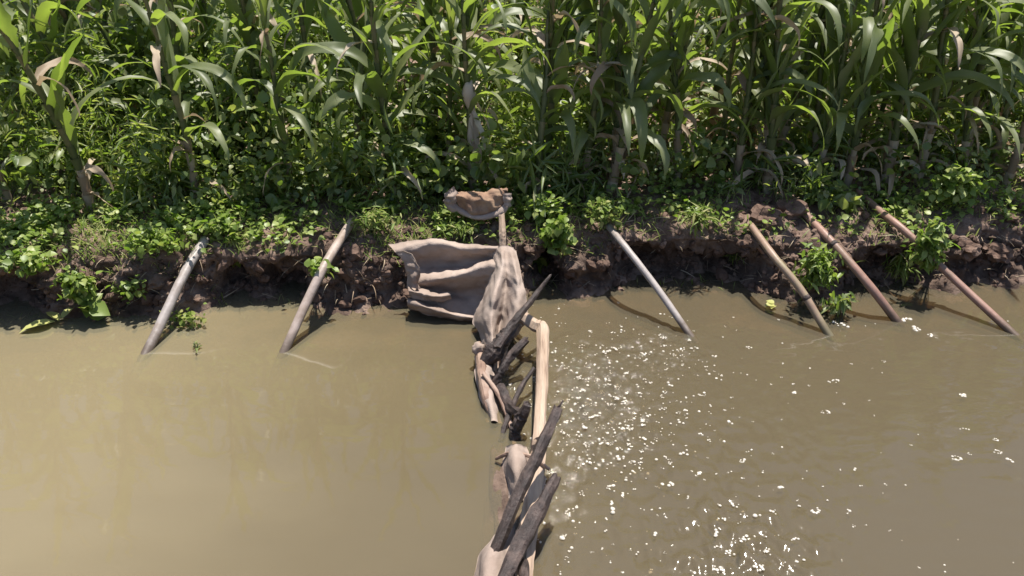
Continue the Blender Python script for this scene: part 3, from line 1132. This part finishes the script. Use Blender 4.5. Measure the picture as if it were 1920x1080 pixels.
# ------------------------------------------------------------------ burlap sheet, sack, stake
def sheet(net, nu, nv, wr, seed, thick=.003, wscale=9):
    """Cloth from a control net of points (rows top to bottom): Catmull-Rom surface + wrinkles + thickness."""
    rows_ = [catmull(r, nu) for r in net]
    cols = np.array(rows_)
    grid = np.array([catmull(list(cols[:, k]), nv) for k in range(cols.shape[1])])     # (u, v, 3)
    du, dv_ = np.gradient(grid, axis=0), np.gradient(grid, axis=1)
    nn = np.cross(du, dv_)
    nn /= np.linalg.norm(nn, axis=2)[:, :, None] + 1e-9
    if nn[:, :, 1].mean() > 0:
        nn = -nn
    U, Vn = grid.shape[:2]
    for i in range(U):
        for j in range(Vn):
            q = grid[i, j]
            d = wr * fbm(q[0] * wscale + seed, q[1] * wscale * .6, q[2] * wscale * 1.6, 3) + wr * .35 * fbm(q[0] * wscale * 3 + seed, q[1] * wscale * 2, q[2] * wscale * 3.5, 2)
            cr = abs(noise.noise(Vector((q[0] * 6 + q[2] * 7 + seed, q[2] * 15 - q[0] * 2, q[1] * 3))))
            cr2 = abs(noise.noise(Vector((q[0] * 19 - q[2] * 9 + seed, q[2] * 24 + q[0] * 4, q[1] * 9))))
            d += wr * (.9 * (.5 - min(.5, cr * 2.2)) + .5 * (.5 - min(.5, cr2 * 2.2)))
            grid[i, j] = q + nn[i, j] * d
    back = grid - nn * thick
    id1 = np.arange(U * Vn).reshape(U, Vn)
    id2 = id1 + U * Vn

    def quads(i):
        return np.stack([i[:-1, :-1], i[1:, :-1], i[1:, 1:], i[:-1, 1:]], -1).reshape(-1, 4)
    edge = []
    ring = list(id1[:, 0]) + list(id1[-1, 1:]) + list(id1[::-1, -1][1:]) + list(id1[0, ::-1][1:])
    for a_, b_ in zip(ring[:-1], ring[1:]):
        edge.append((a_, b_, b_ + U * Vn, a_ + U * Vn))
    return np.concatenate([grid.reshape(-1, 3), back.reshape(-1, 3)]), np.concatenate([quads(id1), quads(id2)[:, ::-1], np.array(edge)])


tarp = bpy.data.objects.new("burlap_sheet", None)
COL.objects.link(tarp)
tarp.location = (0, 0, 0)
tag(tarp, "wrinkled tan burlap sheet spread over the bank and pulled to the head of the dam", "burlap sheet")
netA = [
    [W(728, 460, .33), W(800, 448, .36), W(870, 456, .35), W(935, 462, .37), W(962, 464, .36)],
    [W(742, 474, .31), W(805, 460, .345), W(870, 468, .335), W(930, 468, .36), W(966, 472, .35)],
    [W(765, 500, .22), W(805, 500, .20), W(870, 496, .22), W(925, 484, .29), W(970, 490, .33)],
    [W(774, 528, .16), W(815, 524, .20), W(865, 514, .25), W(925, 496, .31), W(974, 505, .33)],
    [W(768, 540, .13), W(820, 545, .10), W(875, 548, .10), W(930, 530, .21), W(978, 522, .30)],
    [W(772, 552, .12), W(815, 562, .09), W(878, 568, .06), W(925, 555, .12), W(982, 545, .25)],
    [W(766, 572, .05), W(820, 580, .04), W(880, 592, .02), W(925, 580, .06), W(985, 570, .19)],
    [W(775, 584, -.02), W(830, 597, -.02), W(890, 605, -.03), W(930, 598, -.02), W(985, 588, .12)],
]
link("bank_panel", mesh_np("bank_panel", *sheet(netA, 20, 14, .009, 1.0), True, [M_cloth]), tarp)
netB = [
    [W(926, 466, .345), W(938, 461, .385), W(948, 461, .385), W(958, 463, .385), W(968, 470, .37)],
    [W(926, 492, .30), W(940, 489, .36), W(951, 492, .35), W(963, 491, .365), W(975, 500, .34)],
    [W(916, 526, .22), W(936, 518, .315), W(950, 526, .28), W(967, 516, .34), W(981, 532, .30)],
    [W(900, 570, .12), W(926, 552, .275), W(946, 566, .20), W(970, 546, .29), W(988, 566, .23)],
    [W(886, 602, .05), W(920, 590, .205), W(938, 606, .11), W(966, 584, .225), W(988, 600, .16)],
    [W(901, 628, .05), W(922, 626, .155), W(935, 640, .06), W(954, 620, .16), W(974, 620, .09)],
    [W(908, 658, .03), W(926, 660, .11), W(934, 668, .03), W(945, 652, .09), W(956, 644, .05)],
    [W(914, 690, -.02), W(926, 695, .045), W(933, 700, -.01), W(941, 684, .03), W(948, 666, -.01)],
]
link("draped_end", mesh_np("draped_end", *sheet(netB, 14, 12, .0065, 5.0, .003, 10), True, [M_cloth]), tarp)
# flaps turned over at the left end
flap1 = [[W(748, 474, .33), W(758, 470, .345), W(772, 478, .33)], [W(758, 492, .28), W(772, 488, .30), W(786, 498, .28)], [W(762, 508, .23), W(778, 504, .265), W(788, 516, .23)],
         [W(764, 524, .18), W(776, 522, .215), W(784, 532, .17)], [W(766, 540, .14), W(776, 540, .165), W(790, 546, .12)]]
link("turned_flap", mesh_np("turned_flap", *sheet(flap1, 8, 7, .012, 2.0, .003, 14), True, [M_cloth]), tarp)
flap2 = [[W(764, 536, .15), W(766, 545, .165), W(768, 556, .12)], [W(788, 540, .14), W(790, 549, .16), W(792, 562, .11)], [W(815, 548, .13), W(816, 555, .145), W(818, 566, .10)], [W(842, 549, .13), W(844, 553, .13), W(846, 558, .10)]]
link("turned_flap", mesh_np("turned_flap", *sheet(flap2, 8, 7, .010, 6.0, .003, 14), True, [M_cloth]), tarp)
flap3 = [[W(762, 558, .09), W(764, 566, .10), W(766, 578, .03)], [W(800, 570, .08), W(802, 578, .085), W(804, 590, .02)], [W(850, 586, .05), W(852, 591, .05), W(854, 599, .0)], [W(892, 594, .03), W(894, 598, .03), W(896, 604, -.01)]]
link("turned_flap", mesh_np("turned_flap", *sheet(flap3, 8, 7, .010, 9.0, .003, 14), True, [M_cloth]), tarp)

# stake that props the sheet
stick([A(W(943, 476, .33)), A(W(943, 440, .42)), A(W(941, 403, .50))], [.019, .019, .017], M_pale, "wooden_stake", "pale upright stake between the clay coloured sack and the burlap sheet", "stake", rough=.08, seg=8)

# clay coloured sack: sagging bundle with raised ends
sb = bpy.data.objects.new("sack", None)
COL.objects.link(sb)
sc_ = W(902, 385, .46)
sb.location = sc_
tag(sb, "sagging clay coloured sack with knotted pale ends above the burlap sheet", "sack")
k_ = sc_.length if False else (sc_.y * CP - (sc_.z - CAM_H) * SP) / F      # metres per photo pixel at the sack
su, sv = 44, 28
sV = []
for i in range(su + 1):
    s = i / su * 2 - 1
    cx = s * 50 * k_
    rim = (s * s) * 15 * k_ + 13 * k_ + 3 * k_ * s            # the mouth of the sack sags between its raised ends
    wd_ = (1 - abs(s) ** 2.6) ** .75
    for j in range(sv):
        th = j / sv * 2 * math.pi
        c_, s_ = math.cos(th), math.sin(th)
        # front wall hangs down, the top is a hollow fold
        yy = 21 * k_ * c_ * (.25 + .75 * wd_) - 4 * k_ * max(0, -s_)
        zz = rim + (13 * k_ * wd_ * s_ if s_ > 0 else 42 * k_ * s_ * (.12 + .88 * wd_))
        q = Vector((cx, yy, zz))
        d = .022 * fbm(q.x * 13, q.y * 11 + 3, q.z * 18, 3) + .010 * (.5 - min(1, 2.5 * abs(noise.noise(Vector((q.x * 9, q.y * 9, q.z * 22))))))
        sV.append((q.x, q.y + d * (1 if c_ > 0 else -1), q.z + d))
sQ = []
for i in range(su):
    for j in range(sv):
        j2 = (j + 1) % sv
        sQ.append((i * sv + j, i * sv + j2, (i + 1) * sv + j2, (i + 1) * sv + j))
link("sack_body", mesh_np("sack_body", sV, np.array(sQ), True, [M_sack]), sb)
for kk, net_ in enumerate((
        [[(-66, -4, 26), (-58, -8, 34), (-50, -4, 40)], [(-64, -8, 16), (-54, -16, 22), (-44, -6, 30)], [(-56, -6, 6), (-48, -14, 10), (-40, -6, 18)]],
        [[(-70, -6, 14), (-62, -12, 20), (-54, -8, 22)], [(-66, -8, 2), (-56, -18, 6), (-46, -12, 10)], [(-58, -8, -8), (-50, -16, -6), (-42, -14, -2)]],
        [[(44, -6, 26), (52, -12, 30), (58, -4, 27)], [(42, -12, 16), (52, -18, 18), (58, -8, 14)], [(44, -14, 4), (50, -18, 6), (54, -10, 2)]])):
    net_ = [[tuple(k_ * c for c in p_) for p_ in r_] for r_ in net_]
    link("tied_end", mesh_np("tied_end", *sheet(net_, 7, 7, .012, 3.0 + 4 * kk, .003, 22), True, [M_cloth]), sb)
fl = [A((-54 * k_, -8 * k_, 14 * k_)), A((-42 * k_, -14 * k_, -2 * k_)), A((-16 * k_, -21 * k_, -15 * k_)), A((15 * k_, -21 * k_, -14 * k_)), A((42 * k_, -12 * k_, -2 * k_)), A((54 * k_, -4 * k_, 16 * k_))]
link("hem_fold", mesh_np("hem_fold", *tube(catmull(fl, 8), [4 * k_, 6 * k_, 4 * k_, 8 * k_, 4 * k_], 10, .5, 22, 3.0), True, [M_cloth]), sb)

# ------------------------------------------------------------------ the dam's sticks
G1 = "dark branches stacked in the dam"
stick([A(W(1032, 516, .36)), A(W(1000, 558, .30)), A(W(962, 606, .26)), A(W(930, 652, .20))], [.006, .014, .02, .02], M_dark, "dark_branch",
      "slender pointed dark branch rising from the burlap to the right bank", "branch", G1, seed=1)
stick([A(W(968, 606, .22)), A(W(948, 632, .18)), A(W(926, 660, .12)), A(W(908, 682, .07))], [.026, .036, .04, .03], M_dark, "dark_branch",
      "thick short dark log lying just under the draped burlap end", "branch", G1, seed=2)
stick([A(W(987, 636, .19)), A(W(960, 664, .14)), A(W(938, 698, .08)), A(W(920, 734, .0))], [.018, .022, .022, .02], M_dark, "dark_branch",
      "dark branch with a pale cut tip left of the bent pale pole", "branch", G1, seed=3)
stick([A(W(934, 728, .05)), A(W(948, 752, .04)), A(W(962, 768, .06)), A(W(976, 778, .08))], [.028, .026, .02, .018], M_dark, "dark_branch",
      "short black branch crossing low over the spilling water", "branch", G1, seed=4, rough=.3)
stick([A(W(988, 756, .16)), A(W(978, 780, .10)), A(W(966, 806, .03)), A(W(962, 832, -.03))], [.018, .024, .026, .026], M_dark, "dark_branch",
      "stubby black stump of a branch standing in the spilling water", "branch", G1, seed=5, rough=.3)
fo = stick([A(W(1046, 766, .30)), A(W(1015, 838, .24)), A(W(976, 920, .17)), A(W(938, 1010, .10)), A(W(912, 1080, .05))], [.020, .024, .026, .026, .025], M_dark, "dark_branch",
           "long thick dark log slanting across the lower dam, its top end over the froth", "branch", G1, seed=6, seg=20, rough=.20)
q = A(W(1046, 766, .30))
tw = tube([q, q + (.008, .004, .012), q + (.02, .006, .035)], [.007, .005, .003], 6)
link("twig", mesh_np("twig", *tw, True, [M_dark]), fo)
stick([A(W(1044, 894, .20)), A(W(1016, 946, .17)), A(W(984, 1006, .13)), A(W(944, 1086, .09)), A(W(922, 1130, .06))], [.017, .022, .024, .025, .025], M_dark, "dark_branch",
      "second thick dark log at the bottom, lying right of the longest log", "branch", G1, seed=7, seg=20, rough=.20)
stick([A(W(972, 985, .04)), A(W(978, 1040, .06)), A(W(985, 1100, .07))], [.015, .018, .02], M_dark, "dark_branch",
      "dark branch running toward the viewer at the very bottom of the dam", "branch", G1, seed=8)

G2 = "pale branches in the dam"
stick([A(W(972, 588, .20)), A(W(985, 596, .19)), A(W(1003, 610, .175)), A(W(1017, 616, .17)), A(W(1018, 640, .165)), A(W(1016, 700, .14)), A(W(1012, 770, .10)), A(W(1008, 830, .08))],
      [.022, .026, .029, .031, .029, .028, .027, .027], M_pale, "pale_branch", "pale barkless pole bent at the top, running down the right side of the dam", "branch", G2, rough=.07, seg=14, seed=9)
stick([A(W(1012, 820, .03)), A(W(1006, 880, .035)), A(W(996, 960, .03)), A(W(985, 1050, .04)), A(W(980, 1120, .04))], [.03, .034, .034, .03, .03], M_pale, "pale_branch",
      "pale pole mostly hidden beneath the two big dark logs", "branch", G2, rough=.1, seg=12, seed=10)
stick([A(W(896, 645, .08)), A(W(902, 690, .07)), A(W(912, 745, .035)), A(W(930, 800, -.03))], [.016, .026, .024, .012], M_brownwood, "brown_branch",
      "curved brown branch on the calm left side of the dam sinking into the water", "branch", None, rough=.15, seed=11)
v, f = clod_shape(4.4, .4, 3)
o = link("cloth_scrap", mesh_np("cloth_scrap", v * np.array([.028, .028, .04]), f, True, [M_cloth]), None, tuple(W(897, 654, .10)))
tag(o, "small crumpled pale rag on the tip of the curved brown branch", "rag", "rags caught in the dam")
netC = [[W(950, 838, .02), W(968, 832, .08), W(985, 840, .02)], [W(944, 868, .01), W(966, 858, .12), W(992, 868, .03)], [W(944, 900, -.02), W(968, 896, .09), W(990, 905, .01)], [W(950, 935, -.04), W(968, 935, .03), W(985, 940, -.03)]]
o = link("cloth_scrap", mesh_np("cloth_scrap", *sheet(netC, 8, 6, .010, 3.0), True, [M_cloth]))
tag(recentre(o), "pale rag bulging at the left of the longest dark log", "rag", "rags caught in the dam")
netD = [[W(930, 1000, .0), W(950, 985, .05), W(972, 990, .03)], [W(902, 1040, .0), W(925, 1025, .09), W(955, 1030, .05)], [W(888, 1080, -.01), W(912, 1070, .10), W(950, 1075, .06)], [W(880, 1130, -.02), W(908, 1120, .09), W(950, 1120, .06)]]
o = link("cloth_scrap", mesh_np("cloth_scrap", *sheet(netD, 8, 8, .012, 8.0), True, [M_cloth]))
tag(recentre(o), "pale wet rag at the lower left foot of the dam", "rag", "rags caught in the dam")
netE = [[W(990, 900, -.01), W(1010, 885, .04), W(1022, 895, .0)], [W(980, 960, -.01), W(1000, 945, .05), W(1012, 955, -.01)], [W(970, 1030, .02), W(992, 1020, .06), W(1003, 1030, -.01)], [W(965, 1110, .03), W(990, 1110, .07), W(1002, 1110, -.01)]]
o = link("cloth_scrap", mesh_np("cloth_scrap", *sheet(netE, 8, 8, .010, 12.0), True, [M_cloth]))
tag(recentre(o), "long pale rag under the second dark log on the froth side", "rag", "rags caught in the dam")

stick([A(W(905, 700, .10)), A(W(935, 742, .05)), A(W(958, 800, .01)), A(W(966, 850, -.02))], [.008, .011, .012, .01], M_brownwood, "brown_branch",
      "thin brown stick slanting from the curved brown branch to the black stump", "branch", None, seed=21)
stick([A(W(1002, 690, .12)), A(W(975, 730, .07)), A(W(950, 790, .02)), A(W(938, 830, -.03))], [.009, .012, .013, .012], M_dark, "dark_branch",
      "thin dark stick leaning from the bent pale pole down to the calm water", "branch", G1, seed=22)
stick([A(W(930, 860, .02)), A(W(960, 850, .07)), A(W(1000, 858, .09)), A(W(1030, 880, .05))], [.007, .010, .009, .006], M_brownwood, "brown_branch",
      "thin brown twig lying crosswise over the bulging pale rag", "branch", None, seed=23)
netF = [[W(890, 668, .05), W(905, 664, .085), W(920, 672, .05)], [W(892, 705, .03), W(910, 700, .075), W(926, 710, .03)], [W(900, 750, .0), W(918, 745, .05), W(934, 752, .0)], [W(912, 792, -.03), W(926, 790, .01), W(940, 796, -.03)]]
o = link("cloth_scrap", mesh_np("cloth_scrap", *sheet(netF, 8, 8, .012, 15.0), True, [M_cloth]))
tag(recentre(o), "wet brownish rag clinging under the curved brown branch", "rag", "rags caught in the dam")

# mud heaped under the sticks
v, f = clod_shape(60, .5, 4)
cm = W(945, 960, -.03)
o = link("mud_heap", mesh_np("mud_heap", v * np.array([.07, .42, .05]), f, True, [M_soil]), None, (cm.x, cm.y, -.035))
tag(o, "dark muddy ridge under the crossed logs of the dam", "mud heap")

# ------------------------------------------------------------------ weeds on the bank, each a plant of its own
def weed(px, py, rx, ry, nl, size, label, mat, tmpl=LV, droop=.1, fwd=.05, stems=9, name="weed_plant", group="weeds on the bank", base=.8):
    """Weed whose crown fills an uneven ellipsoid; stems run from its root on the ground into the crown."""
    q, _n = hit(px, py + ry * base)
    ky = max(q.y - fwd, .5)
    C = WY(px, py, ky)
    k = (C.y * CP - (C.z - CAM_H) * SP) / F
    rad = np.array([rx * k, max(.06, rx * k * .55), ry * k])
    root = bpy.data.objects.new(name, None)
    COL.objects.link(root)
    root.location = (q.x, q.y, q.z - .005)
    tag(root, label, "weed", group)
    o3 = np.array(C) - np.array(root.location)
    sm, fm = MB(), MB()
    tips = []
    for s in range(stems):
        d = rng.normal(0, 1, 3)
        d = d / np.linalg.norm(d) * random.random() ** .33
        e = o3 + d * rad
        tips.append(e)
        mid = e * .5 + (0, 0, .02)
        sm.add(*tube(catmull([np.zeros(3), mid, e], 6), [.0045, .003, .0015], 5))
    locs, sz = [], []
    for k2 in range(nl):
        d = rng.normal(0, 1, 3)
        d = d / np.linalg.norm(d) * random.random() ** .4 * (.7 + .5 * random.random())
        p = o3 + d * rad
        if random.random() < .65:
            p = p * .55 + tips[k2 % stems] * .45
        locs.append(p)
        sz.append(size * random.uniform(.5, 1.25))
    leaf_soup(fm, locs, rng.uniform(0, 6.3, nl), rng.normal(-.25 - droop, .6, nl), rng.normal(0, .5, nl), sz, tmpl)
    link("stem", sm.mesh("stem", [M_stalk]), root)
    link("foliage", fm.mesh("foliage", [mat]), root)
    return root


random.seed(77)
FINE = NARROW * np.array([.55, 1.2, 1])
weed(440, 458, 48, 44, 150, .06, "large leafed green weed on the bank lip just right of the grey left pipe", M_weed_lit, droop=.3)
weed(140, 530, 46, 46, 190, .042, "light green weed hanging over the bank left of the grey left pipe", M_weed_lit, droop=.3)
weed(165, 572, 32, 18, 14, .10, "low bright broad-leaved weed at the waterline under the hanging light green weed", M_weed_lit)
weed(594, 502, 30, 22, 46, .055, "small green weed lying across the pinkish grey pipe", M_weed_lit, fwd=.17)
weed(1045, 438, 44, 48, 150, .05, "green weed hanging over the dark hollow right of the pale stake", M_weed_lit, droop=.5)
weed(1018, 488, 14, 18, 6, .08, "single pale drooping leaves in the dark hollow right of the burlap sheet", M_weed_lit, droop=1.0, stems=3)
weed(1135, 396, 52, 36, 200, .036, "pale green bushy weed at the top of the thin grey pipe", M_grass)
weed(1528, 500, 48, 58, 320, .05, "fern-like weed with narrow leaves between the brown and reddish pipes", M_weed_lit, NARROW, .3, .10, 14)
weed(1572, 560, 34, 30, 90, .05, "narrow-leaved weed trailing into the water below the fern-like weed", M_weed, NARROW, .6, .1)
weed(1690, 492, 36, 36, 150, .05, "grassy tuft on the bank between the reddish pipe and the buried pipe", M_grass, FINE, .3)
weed(1745, 458, 44, 66, 320, .045, "upright leafy weed growing over the middle of the far right pipe", M_weed_lit, NARROW * np.array([1.4, 1, 1]), .2, .2, 14)
weed(1790, 350, 56, 54, 330, .05, "bushy bright weed standing at the foot of the corn at the right", M_weed_lit, stems=14)
weed(290, 448, 95, 30, 330, .036, "spreading pale green weed on the bank top left of the grey left pipe", M_weed_lit, stems=14)
weed(700, 412, 56, 28, 260, .034, "fine yellow-green weed between the pinkish pipe's top and the burlap sheet", M_grass, FINE * np.array([1.5, 1, 1]), stems=12)
weed(50, 490, 60, 28, 200, .042, "loose weed below the pale grey stick at the left end of the bank", M_weed_lit)
weed(350, 592, 52, 20, 90, .03, "small ragged weed at the waterline beside the grey left pipe", M_grass)
weed(240, 540, 40, 26, 70, .036, "sparse green weed on the bank face left of the grey left pipe", M_weed_lit)
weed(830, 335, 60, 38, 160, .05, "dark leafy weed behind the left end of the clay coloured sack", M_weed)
weed(1020, 390, 48, 30, 170, .042, "green weed right of the clay coloured sack", M_weed_lit)
weed(860, 425, 48, 16, 130, .03, "low yellow-green weed between the clay coloured sack and the burlap sheet", M_grass, FINE * np.array([1.5, 1, 1]))
weed(400, 420, 60, 26, 150, .045, "leafy weed at the foot of the corn above the grey left pipe", M_weed_lit)
weed(1310, 405, 40, 24, 120, .05, "thin upright grass tuft on the bank top left of the dark lump of earth", M_grass, FINE)
weed(1375, 475, 22, 16, 40, .035, "tiny green weed clinging to the bank face left of the brown pipe", M_grass, FINE)

# floating things
def floating(px, py, n, size, mat, label, name, group=None):
    fm = MB()
    q = W(px, py, .006)
    locs = [(random.gauss(0, size * .12), random.gauss(0, size * .12), .006 + .004 * k) for k in range(n)]
    leaf_soup(fm, locs, [random.uniform(.4, 2.6) for _ in range(n)], [.08] * n, rng.normal(0, .25, n), [size * random.uniform(.7, 1.1) for _ in range(n)])
    o = link(name, fm.mesh(name, [mat]), None, tuple(q))
    tag(o, label, "leaf", group)
    return o


lm = MB()
leaf_soup(lm, [(0, 0, .012), (.03, .01, .02), (.02, 0, .015)], [2.15, -.35, .95], [.02, .28, .2], [.1, -.2, .3], [.17, .12, .12], LV * np.array([.6, 1, 1]))
o = link("fallen_leaf", lm.mesh("fallen_leaf", [M_yellow]), None, tuple(W(105, 606, .008)))
tag(o, "torn yellow-green leaf floating at the water's edge on the left", "leaf")
floating(1452, 575, 3, .055, M_yellow, "small pale leaves floating left of the brown pipe's lower end", "fallen_leaf")
weed(372, 668, 14, 10, 6, .03, "tiny sprout poking out of the calm water right of the grey left pipe", M_weed, NARROW, .1, 0, 4).location.z = -.01
